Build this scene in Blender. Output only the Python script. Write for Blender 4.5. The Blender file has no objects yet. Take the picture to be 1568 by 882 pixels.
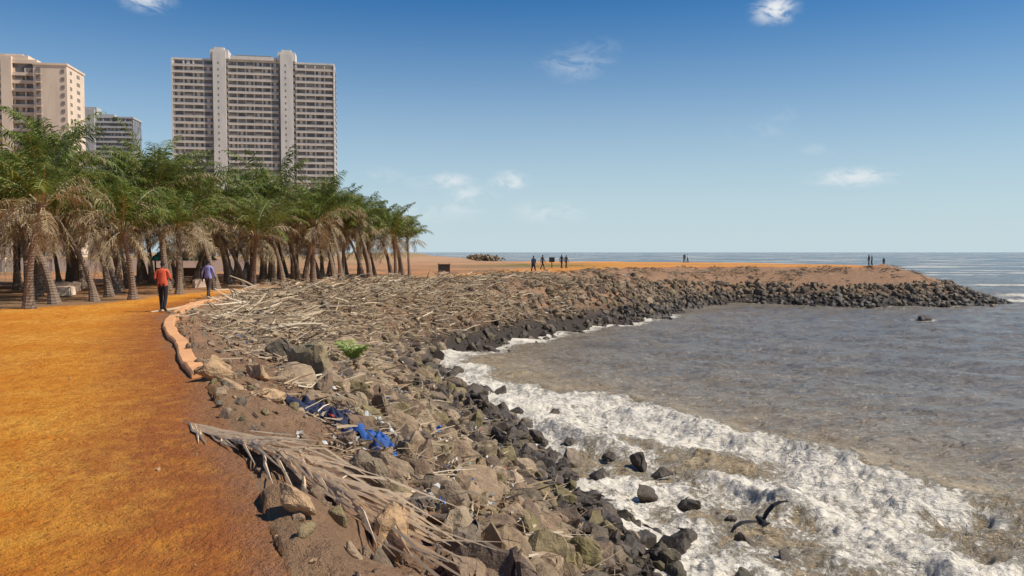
import bpy, bmesh, math, random
import numpy as np
from mathutils import Vector, Matrix, noise as mnoise
random.seed(7); rng=np.random.default_rng(7)
scene=bpy.context.scene
scene.view_settings.view_transform='Standard'
scene.view_settings.look='None'
scene.view_settings.exposure=0
ZW=-4.2
# ------------------------------------------------------------ helpers
def link(o,parent=None):
    scene.collection.objects.link(o)
    if parent: o.parent=parent
    return o
def np_mesh(name,V,F,mats=(),mi=None,attrs=None,smooth=False):
    V=np.asarray(V,dtype=np.float32); 
    me=bpy.data.meshes.new(name)
    Fs=F if isinstance(F,list) else [F]
    Fs=[np.asarray(f,dtype=np.int32) for f in Fs if len(f)]
    me.vertices.add(len(V)); me.vertices.foreach_set('co',V.ravel())
    nl=sum(f.size for f in Fs); npg=sum(len(f) for f in Fs)
    me.loops.add(nl); me.polygons.add(npg)
    me.loops.foreach_set('vertex_index',np.concatenate([f.ravel() for f in Fs]))
    tot=np.concatenate([np.full(len(f),f.shape[1],dtype=np.int32) for f in Fs])
    st=np.concatenate([[0],np.cumsum(tot)[:-1]]).astype(np.int32)
    me.polygons.foreach_set('loop_start',st)
    for m in mats: me.materials.append(m)
    if mi is not None: me.polygons.foreach_set('material_index',np.asarray(mi,dtype=np.int32))
    me.polygons.foreach_set('use_smooth',np.full(npg,smooth,dtype=bool))
    me.update(calc_edges=True); me.validate()
    if attrs:
        for k,a in attrs.items():
            at=me.attributes.new(k,'FLOAT','POINT'); at.data.foreach_set('value',np.asarray(a,dtype=np.float32))
    return me
def hsh(xi,yi,s):
    h=(xi*374761393+yi*668265263+s*69069)&0x7fffffff
    h=((h^(h>>13))*1274126177)&0x7fffffff
    return ((h^(h>>16))&0xffff)/65535.0
def vn(x,y,s=0):
    x=np.asarray(x,float);y=np.asarray(y,float)
    xi=np.floor(x).astype(np.int64); yi=np.floor(y).astype(np.int64)
    fx=x-xi; fy=y-yi; fx=fx*fx*(3-2*fx); fy=fy*fy*(3-2*fy)
    a=hsh(xi,yi,s);b=hsh(xi+1,yi,s);c=hsh(xi,yi+1,s);d=hsh(xi+1,yi+1,s)
    return (a*(1-fx)+b*fx)*(1-fy)+(c*(1-fx)+d*fx)*fy
def fbm(x,y,s=0,o=4):
    r=0;a=.5;f=1
    for i in range(o):
        xr=x*math.cos(i*.7)-y*math.sin(i*.7); yr=x*math.sin(i*.7)+y*math.cos(i*.7)
        r=r+a*vn(xr*f+i*17.3,yr*f-i*9.1,s+i); a*=.5; f*=2.03
    return r/(1-.5**o)
def sstep(a,b,x):
    t=np.clip((x-a)/(b-a),0,1); return t*t*(3-2*t)
def crom(pts,n=5,closed=True):
    P=np.array(pts,float); N=len(P); out=[]
    rngi=range(N) if closed else range(N-1)
    for i in rngi:
        if closed: p0,p1,p2,p3=P[i-1],P[i],P[(i+1)%N],P[(i+2)%N]
        else: p0,p1,p2,p3=P[max(i-1,0)],P[i],P[i+1],P[min(i+2,N-1)]
        L=np.linalg.norm(p2-p1); k=n if L<60 else 1
        for j in range(k):
            t=j/k
            if k==1: out.append(p1); continue
            out.append(.5*((2*p1)+(-p0+p2)*t+(2*p0-5*p1+4*p2-p3)*t*t+(-p0+3*p1-3*p2+p3)*t**3))
    if not closed: out.append(P[-1])
    return np.array(out)
def dist(x,y,poly,closed=True):
    d=np.full(x.shape,1e9); N=len(poly)
    for i in range(N if closed else N-1):
        a=poly[i]; b=poly[(i+1)%N]; ab=b-a; L=ab@ab
        if L<1e-9: continue
        t=np.clip(((x-a[0])*ab[0]+(y-a[1])*ab[1])/L,0,1)
        dx=x-a[0]-t*ab[0]; dy=y-a[1]-t*ab[1]
        d=np.minimum(d,dx*dx+dy*dy)
    return np.sqrt(d)
def inside(x,y,poly):
    r=np.zeros(x.shape,bool); N=len(poly)
    for i in range(N):
        a=poly[i]; b=poly[(i+1)%N]
        if a[1]==b[1]: continue
        c=((a[1]>y)!=(b[1]>y))&(x<(b[0]-a[0])*(y-a[1])/(b[1]-a[1])+a[0])
        r^=c
    return r
# ------------------------------------------------------------ coast plan (metres)
W=crom([(15,-500),(13,-200),(9,-30),(6,-5),(4.2,5),(3.4,11),(2.95,15.2),(2.5,18.3),(1.15,21.4),(.34,25.7),(-.6,32.3),(-2.5,37),(-3.9,44.2),
 (-.6,52.5),(4.4,62.5),(12.9,72.7),(17.8,85),(27,95.7),(39.5,90),(50,91),(55.6,92.5),(60,98),(63,108),(64,122),(60,143),(47,166),(22,183),(-2,205),(-6,260),(-16,340),(-40,480),
 (-90,900),(-300,2500),(-3500,3200),(-3500,-500)])
C=crom([(11,-500),(9,-200),(5,-30),(3,-8),(1.9,-1),(.4,5),(-1.3,9.5),(-3.0,14),(-6.4,22),(-8.9,28),(-9.8,33),(-9.6,38),(-8.3,43),(-6.5,48),(-3.5,56),(1.5,65),
 (7,74),(11,86),(19,97),(31,103),(45,103),(51,103.5),(55,109),(56,123),(52,140),(41,159),(18,173),(-7,195),(-12,260),(-22,340),(-46,480),(-96,900),(-306,2480),(-3490,3190),(-3490,-500)])
E=crom([(8,-500),(7,-200),(3.6,-30),(2.2,-10),(.9,0),(-1.4,4.9),(-2.3,7),(-3.4,9.4),(-5.0,12.7),(-7.1,16.9),(-9.5,22),(-10.9,25.4),(-11.8,28.4),(-12.5,32),(-12.5,36),
 (-11.3,43),(-9,50),(-5,60),(0,68),(5,77),(9.0,90),(17,101),(31,107.5),(45,107.5),(50,108.5),(53,113),(53.5,123),(50,137),(40,155),(17,168),(-10,188),(-16,260),(-27,340),(-51,480),(-100,900),(-312,2470),(-3480,3180),(-3480,-500)])
def heights(x,y,detail=True):
    x=np.asarray(x,float);y=np.asarray(y,float)
    dE=dist(x,y,E);dC=dist(x,y,C);dW=dist(x,y,W)
    iE=inside(x,y,E);iC=inside(x,y,C)|iE;iW=inside(x,y,W)|iC
    zc=-.75
    z=np.where(iE,0.0,np.where(iC,zc*sstep(0,1,dE/(dE+dC+1e-6)),
       np.where(iW,zc+(ZW-zc)*(dC/(dC+dW+1e-6)),ZW-np.minimum(.4*dW,3))))
    if detail:
        rough=np.where(iE,np.clip(.15-dE*.1,0.03,1),1.0)
        n=fbm(x*1.1,y*1.1,3,4)-.5; n2=fbm(x*.25,y*.25,8,2)-.5; n3=fbm(x*5,y*5,11,3)-.5
        z=z+rough*(n*.45+n2*.35)+np.where(iE,.03,.1)*n3
        z=z+np.where(iE,n2*.08,0)
        z=z+np.where(iE,.03*(fbm(x*11,y*11,15,3)-.5),.04*(fbm(x*11,y*11,15,2)-.5))
    return z,dE,dC,dW,iE,iC,iW
def hz(x,y): return heights(np.atleast_1d(x),np.atleast_1d(y))[0]
# ------------------------------------------------------------ node helpers
def newmat(name):
    m=bpy.data.materials.new(name); m.use_nodes=True
    nt=m.node_tree; b=nt.nodes['Principled BSDF']; return m,nt,b
class NB:
    def __init__(s,nt): s.nt=nt; s.n=nt.nodes; s.l=nt.links
    def node(s,t,**k):
        n=s.n.new(t)
        for a,b in k.items(): setattr(n,a,b)
        return n
    def put(s,sock,v):
        if isinstance(v,bpy.types.NodeSocket): s.l.new(v,sock)
        else:
            if hasattr(sock.default_value,'__len__') and not hasattr(v,'__len__'): v=[v]*len(sock.default_value)
            if hasattr(v,'__len__') and len(sock.default_value)==4 and len(v)==3: v=(*v,1)
            sock.default_value=v
    def math(s,op,a,b=0.0,c=None,clamp=False):
        n=s.node('ShaderNodeMath',operation=op); n.use_clamp=clamp
        s.put(n.inputs[0],a); s.put(n.inputs[1],b)
        if c is not None: s.put(n.inputs[2],c)
        return n.outputs[0]
    def mix(s,f,a,b,bt='MIX'):
        n=s.node('ShaderNodeMix',data_type='RGBA',blend_type=bt)
        s.put(n.inputs[0],f); s.put(n.inputs[6],a); s.put(n.inputs[7],b); return n.outputs[2]
    def noise(s,scale,detail=4,rough=.55,vec=None,dist=0):
        n=s.node('ShaderNodeTexNoise'); n.inputs['Scale'].default_value=scale; n.inputs['Detail'].default_value=detail
        n.inputs['Roughness'].default_value=rough; n.inputs['Distortion'].default_value=dist
        if vec is not None: s.l.new(vec,n.inputs['Vector'])
        return n.outputs[0]
    def pos(s): return s.node('ShaderNodeNewGeometry').outputs['Position']
    def island(s): return s.node('ShaderNodeNewGeometry').outputs['Random Per Island']
    def sep(s,v):
        n=s.node('ShaderNodeSeparateXYZ'); s.l.new(v,n.inputs[0]); return n.outputs
    def scale(s,v,sc):
        n=s.node('ShaderNodeVectorMath',operation='MULTIPLY'); s.l.new(v,n.inputs[0]); n.inputs[1].default_value=sc; return n.outputs[0]
    def ramp(s,f,stops,interp='LINEAR'):
        n=s.node('ShaderNodeValToRGB'); s.put(n.inputs[0],f); cr=n.color_ramp; cr.interpolation=interp
        while len(cr.elements)<len(stops): cr.elements.new(.5)
        for e,(p,c) in zip(cr.elements,stops):
            e.position=p; e.color=(*c,1) if hasattr(c,'__len__') else (c,c,c,1)
        return n.outputs[0]
    def ss(s,v,a,b):
        n=s.node('ShaderNodeMapRange',interpolation_type='SMOOTHSTEP'); s.put(n.inputs[0],v)
        n.inputs[1].default_value=a;n.inputs[2].default_value=b; return n.outputs[0]
    def attr(s,name): return s.node('ShaderNodeAttribute',attribute_name=name).outputs['Fac']
    def bump(s,h,strength,dist,b):
        n=s.node('ShaderNodeBump'); n.inputs['Strength'].default_value=strength; n.inputs['Distance'].default_value=dist
        s.l.new(h,n.inputs['Height']); s.l.new(n.outputs[0],b.inputs['Normal']); return n
def simple(name,col,rough=.8,var=.25,scale=6,metal=0,bump=.0):
    m,nt,b=newmat(name); q=NB(nt); n=q.noise(scale,4,.6,q.pos())
    c=q.mix(n,tuple(x*(1-var) for x in col),tuple(min(x*(1+var),1) for x in col))
    q.put(b.inputs['Base Color'],c); b.inputs['Roughness'].default_value=rough; b.inputs['Metallic'].default_value=metal
    if bump: q.bump(q.noise(scale*4,4,.6,q.pos()),bump,.02,b)
    return m
# ------------------------------------------------------------ ground material
gm,nt,b=newmat('laterite_ground'); q=NB(nt); P=q.pos(); X=q.sep(P)
n1=q.noise(.35,5,.6,P); n2=q.noise(3.2,5,.65,P); n3=q.noise(22,4,.7,P); nbig=q.noise(.05,3,.6,P); nst=q.noise(1.5,5,.65,q.scale(P,(2.2,.5,1)))
nm=q.noise(8,4,.7,P)
path=q.attr('path'); edge=q.attr('edge'); grass=q.attr('grass'); slope_mask=q.attr('slope')
po=q.mix(q.ss(n1,.35,.65),(.88,.32,.028),(.98,.46,.07))
po=q.mix(q.ss(n2,.42,.7),po,(.80,.26,.025))
po=q.mix(q.math('MULTIPLY',q.ss(nst,.48,.66),.5),po,(.68,.20,.022))
po=q.mix(q.math('MULTIPLY',q.ss(nm,.52,.66),.55),po,(.55,.16,.022))
po=q.mix(q.math('MULTIPLY',q.ss(n3,.55,.68),.65),po,(.38,.11,.022))
po=q.mix(q.math('MULTIPLY',edge,q.math('ADD',.35,q.math('MULTIPLY',q.ss(n2,.2,.6),.65))),po,(.44,.14,.04))
dirt=q.mix(n2,(.42,.26,.14),(.28,.16,.085))
dirt=q.mix(q.ss(nbig,.4,.6),dirt,(.60,.28,.12))
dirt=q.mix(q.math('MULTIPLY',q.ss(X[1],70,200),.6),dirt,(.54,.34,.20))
c=q.mix(path,dirt,po)
c=q.mix(q.math('MULTIPLY',grass,q.ss(n1,.35,.55)),c,(.16,.17,.05))
sl=q.mix(q.ss(n2,.3,.65),(.28,.165,.095),(.44,.26,.15))
sl=q.mix(q.ss(n3,.5,.7),sl,(.15,.095,.06))
c=q.mix(slope_mask,c,sl)  # brown shore-slope soil takes over where the slope attribute is high
wet=q.ss(q.math('ADD',X[2],q.math('MULTIPLY',n2,.9)),-1.5,-3.0)
c=q.mix(wet,c,(.07,.055,.042))
q.put(b.inputs['Base Color'],c)
q.put(b.inputs['Roughness'],q.math('SUBTRACT',.95,q.math('MULTIPLY',wet,.4)))
b.inputs['Specular IOR Level'].default_value=.15
h=q.math('ADD',q.math('MULTIPLY',n2,.5),q.math('MULTIPLY',n3,.5)); h=q.math('ADD',h,q.math('MULTIPLY',q.noise(90,3,.7,P),.18)); h=q.math('ADD',h,q.math('MULTIPLY',nst,.4)); h=q.math('ADD',h,q.math('MULTIPLY',nm,.6))
q.bump(h,1.0,.15,b)
# ------------------------------------------------------------ polar sheets
def polar(nf,nc,radii,half=42):
    th=np.concatenate([np.linspace(-half,half,nf),np.linspace(half,360-half,nc)[1:]])*math.pi/180
    R,T=np.meshgrid(radii,th,indexing='ij')
    x=R*np.sin(T); y=R*np.cos(T); nr,na=R.shape
    idx=np.arange(nr*na).reshape(nr,na)
    F=np.stack([idx[:-1,:-1],idx[:-1,1:],idx[1:,1:],idx[1:,:-1]],-1).reshape(-1,4)[:,::-1]
    return x.ravel(),y.ravel(),F
rad=np.concatenate([[.02,.5,1.0,1.6],np.geomspace(2.2,60,300),np.geomspace(60.5,260,110),np.geomspace(270,6000,40)])
x,y,F=polar(520,50,rad)
z,dE,dC,dW,iE,iC,iW=heights(x,y)
left=crom([(-200,24),(-40,25),(-22,26.8),(-17.5,28),(-16,33),(-15.2,40),(-14.2,46),(-12,53),(-9.5,62),(-4,75),(1,92),(8,112),(24,128),(45,126),(56,118),(80,60),(30,-50),(-200,-50)],3)
ip=inside(x,y,left); dp=dist(x,y,left)
wob=(fbm(x*.5,y*.5,21,3)-.5)*1.6
pm=sstep(-.5,.5,np.where(ip,dp,-dp)+wob)*np.where(iE,1,0)*(1-.35*sstep(45,75,np.hypot(x,y)))
pm=np.maximum(pm, np.where(iE,1,0)*.9*sstep(.9,.2,np.abs(vn(x*.02+3,y*.12,5)-.5)*3)*sstep(90,130,y)*sstep(-5,10,x))
sl=np.where(iE,sstep(.5,0,dE+wob*.3)*.6,sstep(-.2,1.2,dE+wob*.4)); sl=np.where(iE,sl,np.maximum(sl,.5*sstep(0,.3,dE)))
grass=np.exp(-(((x-4)/9)**2+((y-122)/14)**2))*1.3+sstep(-20,-60,x)*sstep(60,90,y)*.5
ed=np.where(iE,sstep(2.2,.2,dE+wob*.5),1)
ground=link(bpy.data.objects.new('ground',np_mesh('ground',np.stack([x,y,z],1),F,[gm],None,dict(path=pm,edge=ed,slope=sl,grass=np.clip(grass,0,1)),True)))
# ------------------------------------------------------------ sea
wm,nt,b=newmat('sea_water'); q=NB(nt); P=q.pos(); X=q.sep(P)
foam=q.attr('foam'); shal=q.attr('shallow')
f1=q.noise(.8,9,.70,P,.9); f2=q.noise(4.0,6,.74,P,1.4)
fn=q.math('ADD',q.math('MULTIPLY',f1,.5),q.math('MULTIPLY',f2,.5))
th=q.math('SUBTRACT',.76,q.math('MULTIPLY',foam,.42))
fm=q.ss(q.math('SUBTRACT',fn,th),-.05,.06)
cap=q.noise(.05,6,.66,q.scale(P,(.30,1.2,1)))
capm=q.math('MULTIPLY',q.ss(cap,.56,.60),q.ss(q.math('ADD',X[1],q.math('MULTIPLY',X[0],.6)),130,220))
fm=q.math('MAXIMUM',fm,capm)
wc=q.mix(q.noise(.12,3,.5,q.scale(P,(.5,1.3,1))),(.17,.148,.118),(.20,.178,.148))
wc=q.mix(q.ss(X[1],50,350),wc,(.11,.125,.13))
wc=q.mix(shal,wc,(.36,.27,.155))
fc=q.mix(q.noise(3,5,.7,P),(.66,.55,.37),(.93,.88,.78))
c=q.mix(fm,wc,fc)
q.put(b.inputs['Base Color'],c)
q.put(b.inputs['Roughness'],q.math('ADD',.15,q.math('MULTIPLY',fm,.6)))
b.inputs['IOR'].default_value=1.33
w0=q.noise(4.5,4,.65,q.scale(P,(.7,1.5,1)),.4); w1=q.noise(1.3,4,.62,q.scale(P,(.5,1.6,1)),.5); w2=q.noise(.30,3,.5,q.scale(P,(.35,1.7,1)))
w3=q.noise(.06,3,.6,q.scale(P,(.4,1.6,1)))
h=q.math('ADD',q.math('MULTIPLY',w1,.5),q.math('MULTIPLY',w2,1.0))
h=q.math('ADD',h,q.math('MULTIPLY',w0,.14))
h=q.math('ADD',h,q.math('MULTIPLY',w3,2.2))
h=q.math('ADD',h,q.math('MULTIPLY',q.math('MULTIPLY',fm,fn),.15))
q.bump(h,.95,1.0,b)
rad=np.concatenate([[3,6],np.geomspace(8,75,560),np.geomspace(75.5,400,170),np.geomspace(410,30000,60)])
x,y,F=polar(760,40,rad)
crest=crom([(-4.4,46),(-3.3,43),(-.6,38.5),(1,35.6),(3.1,32.3),(5.1,28.9),(6.8,26.4),(8.4,24.7),(9.8,23.2),(10.9,21.1),(12.4,18.9),(14.2,15),(16,8),(17,-5)],5,False)
zone=np.vstack([crest,[(17,-30),(-30,-30),(-30,46)]])
dWs=dist(x,y,W)
dc=dist(x,y,crest,False); iz=inside(x,y,zone)
sc=np.where(iz,-dc,dc)
R=np.hypot(x,y)
jit=(fbm(x*.22,y*.22,31,2)-.5)*3.4+(fbm(x*1.1,y*1.1,35,2)-.5)*.7
scj=sc+jit
br=np.clip(-.1+2.2*fbm(x*.22+4,y*.22,77,3),0.40,1.5)
zsoft=sstep(.8,-1.0,scj)
foamv=zsoft*(.64+(fbm(x*.35,y*.35,90,4)-.5)*1.0)+.46*np.exp(-(scj+.7)**2/2.0)*br
foamv=foamv-.04*zsoft*np.sin(np.clip(-sc/5.5,0,1)*math.pi)
foamv=np.maximum(foamv,(.70+.35*(vn(x*.3,y*.3,5)))*np.exp(-(dWs/2.2)**2)*sstep(96,70,y))
foamv=np.maximum(foamv,(.6)*np.exp(-(dWs/1.3)**2))
foamv=np.maximum(foamv,1.0*np.exp(-(((x-66)/6)**2+((y-99)/7)**2)))
foamv=np.maximum(foamv,1.0*np.exp(-(((x-78)/13)**2+((y-113)/7)**2)))
foamv=np.maximum(foamv,.9*np.exp(-(((x-95)/16)**2+((y-150)/5)**2)))
foamv=np.maximum(foamv,.9*np.exp(-(((x-37.8)/1.9)**2+((y-72.7)/.9)**2)))
foamv=np.where(~iz,np.maximum(foamv,.32*np.exp(-np.clip(sc,0,99)/5)),foamv)
foamv=np.clip(foamv,0,1)
sh=np.clip(np.where(iz,.95,np.exp(-np.clip(sc,0,999)/7)*.75)*sstep(70,45,R)+.5*np.exp(-dWs/6),0,1)
fade=sstep(350,60,R)
ph=(x*.75+y*.66)
z=ZW+fade*(.10*np.sin(ph*.9+3*fbm(x*.08,y*.08,2,2))+.46*(fbm(x*.5,y*.95,41,4)-.5))
prof=np.where(scj>0,np.exp(-(scj/1.9)**2),np.exp(-(scj/.8)**2))
z+=.46*prof*np.minimum(br,1)*fade
z+=(.25+.75*zsoft)*fade*(.40*(fbm(x*.9,y*.9,51,4)-.5)+.26*(fbm(x*3.4,y*3.4,57,4)-.5))*sstep(60,40,R)
z+=foamv*.10*fbm(x*8,y*8,66,2)*sstep(60,40,R)
sc2=sc+4.6+jit*.9
r2=zsoft*np.where(sc2>0,np.exp(-(sc2/1.1)**2),np.exp(-(sc2/.6)**2))*sstep(0,2,dWs)*br
z+=.26*r2; foamv=np.clip(foamv+.25*r2,0,1)
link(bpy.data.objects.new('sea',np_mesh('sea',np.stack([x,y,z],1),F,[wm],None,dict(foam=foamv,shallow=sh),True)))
# ------------------------------------------------------------ rocks
def rockmat(name,wetness=1.0,warm=False):
    rm,nt,b=newmat(name); q=NB(nt); P=q.pos(); X=q.sep(P); isl=q.island()
    if warm: base=q.ramp(isl,[(0,(.48,.29,.14)),(1,(.62,.40,.21))])
    else: base=q.ramp(isl,[(0,(.12,.085,.06)),(.2,(.27,.175,.105)),(.4,(.46,.32,.19)),(.55,(.16,.13,.09)),(.7,(.35,.24,.135)),(.85,(.23,.185,.07)),(1,(.54,.39,.25))])
    n2=q.noise(7,5,.65,P); n3=q.noise(1.3,3,.5,P); n4=q.noise(40,3,.7,P)
    c=q.mix(q.ss(n2,.35,.7),base,q.mix(.5,base,(.07,.052,.04)))
    c=q.mix(q.math('MULTIPLY',q.ss(n4,.55,.7),.5),c,(.36,.27,.18))
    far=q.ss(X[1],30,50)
    wl=q.math('ADD',q.math('ADD',X[2],q.math('MULTIPLY',n3,1.4)),q.math('MULTIPLY',isl,1.5))
    wet=q.ss(wl,-.8,-2.4)
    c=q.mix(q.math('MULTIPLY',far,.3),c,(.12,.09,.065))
    c=q.mix(q.math('MULTIPLY',wet,.80*wetness),c,(.048,.040,.032))
    q.put(b.inputs['Base Color'],c); q.put(b.inputs['Roughness'],q.math('SUBTRACT',.9,q.math('MULTIPLY',wet,.45)))
    b.inputs['Specular IOR Level'].default_value=.35
    q.bump(q.math('ADD',n2,q.math('MULTIPLY',n4,.35)),.8,.07,b)
    return rm
rm=rockmat('shore_rock'); sandr=rockmat('sandy_rock',0,True)
def rock_template(seed,hi):
    r=random.Random(seed); bm=bmesh.new()
    sx,sy,sz=1,r.uniform(.6,.95),r.uniform(.42,.75)
    for i in range(r.randint(11,17)):
        v=Vector((r.gauss(0,1),r.gauss(0,1),r.gauss(0,1))).normalized()*r.uniform(.85,1.1)
        bm.verts.new((v.x*sx,v.y*sy,v.z*sz))
    res=bmesh.ops.convex_hull(bm,input=bm.verts)
    bmesh.ops.delete(bm,geom=[v for v in bm.verts if not v.link_faces],context='VERTS')
    bmesh.ops.bevel(bm,geom=list(bm.edges),offset=.07,segments=1,affect='EDGES')
    for v in bm.verts:   # keep bevel overshoot on sliver edges inside the boulder's size
        e=Vector((v.co.x/sx,v.co.y/sy,v.co.z/sz)).length
        if e>1.08: v.co*=1.08/e
    bmesh.ops.triangulate(bm,faces=bm.faces[:])
    if hi:
        bmesh.ops.subdivide_edges(bm,edges=[e for e in bm.edges if e.calc_length()>.25],cuts=2)
        bmesh.ops.triangulate(bm,faces=bm.faces[:])
        for v in bm.verts:
            v.co+=v.co.normalized()*max(-.15,min(.15,mnoise.fractal(v.co*2.2+Vector((seed,0,0)),1,2,4)*.13))
    bm.verts.index_update()
    V=np.array([v.co[:] for v in bm.verts]); Fc=np.array([[v.index for v in f.verts] for f in bm.faces])
    bm.free(); return V,Fc
LO=[rock_template(100+i,False) for i in range(14)]; HI=[rock_template(200+i,True) for i in range(10)]
def qrot(q):
    w,x,y,z=q/np.linalg.norm(q)
    return np.array([[1-2*(y*y+z*z),2*(x*y-z*w),2*(x*z+y*w)],[2*(x*y+z*w),1-2*(x*x+z*z),2*(y*z-x*w)],[2*(x*z-y*w),2*(y*z+x*w),1-2*(x*x+y*y)]])
def scatter_rocks(name,pts,sizes,temps,mat,flat=.35,sink=.1):
    Vs=[];Fs=[];o=0
    for p,s in zip(pts,sizes):
        V,Fc=temps[rng.integers(len(temps))]
        qq=np.array([1,rng.normal()*flat,rng.normal()*flat,0]); a=rng.uniform(0,6.28)
        Rz=np.array([[math.cos(a),-math.sin(a),0],[math.sin(a),math.cos(a),0],[0,0,1]])
        Vv=(V*s*rng.uniform(.8,1.2,3))@(Rz@qrot(qq)).T+p+np.array([0,0,s*(.22-sink)])
        Vs.append(Vv);Fs.append(Fc+o);o+=len(V)
    return link(bpy.data.objects.new(name,np_mesh(name,np.vstack(Vs),np.vstack(Fs),[mat])))
def sample(n,x0,x1,y0,y1,cond):
    x=rng.uniform(x0,x1,n); y=rng.uniform(y0,y1,n)
    h=heights(x,y); m=cond(x,y,*h)
    return np.stack([x,y,h[0]],1)[m], [a[m] for a in h[1:]]
slope=lambda x,y,z,dE,dC,dW,iE,iC,iW:(~iC|(dC<.5))&(~iE)&((iW)|(dW<1.3))
p,_=sample(9500,-13,6,2,30,lambda *a:slope(*a)&(rng.random(len(a[0]))<.85))
s=.09+.42*rng.random(len(p))**2.2
scatter_rocks('shore_boulders',p,s,HI,rm,.5)
p,_=sample(22000,-13,6,2,28,lambda x,y,z,dE,dC,dW,iE,iC,iW:(~iE)&(iW)&(~iC|(rng.random(len(x))<.3)))
s=.025+.10*rng.random(len(p))**2
scatter_rocks('shore_rubble',p,s,LO,rm,.8,.0)
p,_=sample(11000,-11,24,28,92,lambda *a:slope(*a)&((a[2]<-1.3)|(rng.random(len(a[0]))<.5)))
s=.12+.46*rng.random(len(p))**2
scatter_rocks('bay_riprap',p,s,LO,rm,.6)
p,_=sample(20000,9,70,80,150,lambda x,y,z,dE,dC,dW,iE,iC,iW:slope(x,y,z,dE,dC,dW,iE,iC,iW)&(z<-1.5-1.3*(fbm(x*.2,y*.2,61,3)-.2)*sstep(20,30,x)))
s=.16+.5*rng.random(len(p))**2
scatter_rocks('headland_riprap',p,s,LO,rm,.6)
hero=[(-5.0,17.6,.7),(-4.2,16.4,.85),(-3.5,15.4,.5),(-6.6,21,.55),(-5.3,19.6,.5),(-3.3,13.2,.4),(-2.5,12.6,.4),(-.5,7.4,.3),(-3.9,14.3,.45),(.2,13.5,.5),(.6,12,.4),(-.3,15.2,.45),(-7.7,24.5,.5)]
hp=np.array([(a,b,float(hz(a,b)[0])+.05) for a,b,_ in hero])
scatter_rocks('large_boulders',hp,[c for _,_,c in hero],HI,rm,.2)
hero=[(-1.05,6.5,.40),(-1.62,5.9,.17),(-.35,6.2,.22),(-4.6,12.3,.3),(-4.1,11.6,.22),(-4.9,13.3,.25),(-4.4,13.6,.35),(-3.6,11.8,.25)]
hp=np.array([(a,b,float(hz(a,b)[0])+.05) for a,b,_ in hero])
scatter_rocks('sandy_boulders',hp,[c for _,_,c in hero],HI,sandr,.2)
surf=[(2,27.8,.5),(.8,26,.4),(2.8,24.9,.4),(3.7,22.6,.5),(4.1,21.6,.3),(4.3,19,.32),(4.9,16.3,.42),(5.4,15.6,.28),(3.3,19.6,.45),(3.6,16.5,.4),(.2,30,.45),(-.5,34,.45),(1.6,29.8,.3),(3.2,27,.25),(37.8,72.7,.7),(1.8,23,.5),(4.3,14.5,.4),(5,18,.2),(2.4,21.3,.4),(2.9,23.4,.3),(1.9,25.2,.3)]
scatter_rocks('surf_rocks',np.array([(a,b,ZW+.08) for a,b,_ in surf]),[c for _,_,c in surf],HI,rm,.2)
hp=np.stack([rng.normal(-11,3.2,320),rng.normal(290,5,320),rng.uniform(-2.5,.9,320)],1); hp[:,2]-=np.abs(hp[:,0]+11)*.12
scatter_rocks('rock_heap',hp,rng.uniform(.4,1.2,320),LO,rm)
p,_=sample(2600,-14,3,3,60,lambda x,y,z,dE,dC,dW,iE,iC,iW:iE&(dE<rng.random(len(x))**2*2.5)|((~iE)&iC))
scatter_rocks('path_pebbles',p,.012+.035*rng.random(len(p))**3,LO,sandr,.8,.1)
# ------------------------------------------------------------ dry debris
def drymat(name,k):
    dm,nt,b=newmat(name); q=NB(nt); isl=q.island()
    c=q.ramp(isl,[(0,tuple(v*k for v in (.12,.08,.05))),(.3,tuple(v*k for v in (.36,.255,.15))),(.6,tuple(v*k for v in (.54,.42,.27))),(.8,tuple(v*k for v in (.24,.15,.085))),(1,tuple(v*k for v in (.72,.60,.43)))])
    q.put(b.inputs['Base Color'],c); b.inputs['Roughness'].default_value=.9; b.inputs['Specular IOR Level'].default_value=.15
    return dm
dm=drymat('dry_frond',1.0); dmd=drymat('brown_brush',.62); dmb=simple('bleached_frond',(.66,.49,.31),.8,.35,14)
def tubes(P0,P1,P2,r0,r1,r2,flat=1.0):
    d=P2-P0; d/=np.linalg.norm(d,axis=1,keepdims=True)+1e-9
    up=np.tile([0.,0,1],(len(d),1)); s=np.cross(d,up); s/=np.linalg.norm(s,axis=1,keepdims=True)+1e-9; u=np.cross(s,d)
    rings=[]
    for Pc,r in ((P0,r0),(P1,r1),(P2,r2)):
        for a in (90,210,330):
            rings.append(Pc+(s*math.cos(math.radians(a))*flat+u*math.sin(math.radians(a)))*r[:,None])
    V=np.stack(rings,1).reshape(-1,3); o=(np.arange(len(P0))*9)[:,None]
    q=[]
    for k in (0,3):
        for i in range(3):
            j=(i+1)%3; q.append([k+i,k+j,k+3+j,k+3+i])
    Fq=(o[:,None,:]+np.array(q)[None]).reshape(-1,4)
    return V,Fq
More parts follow.
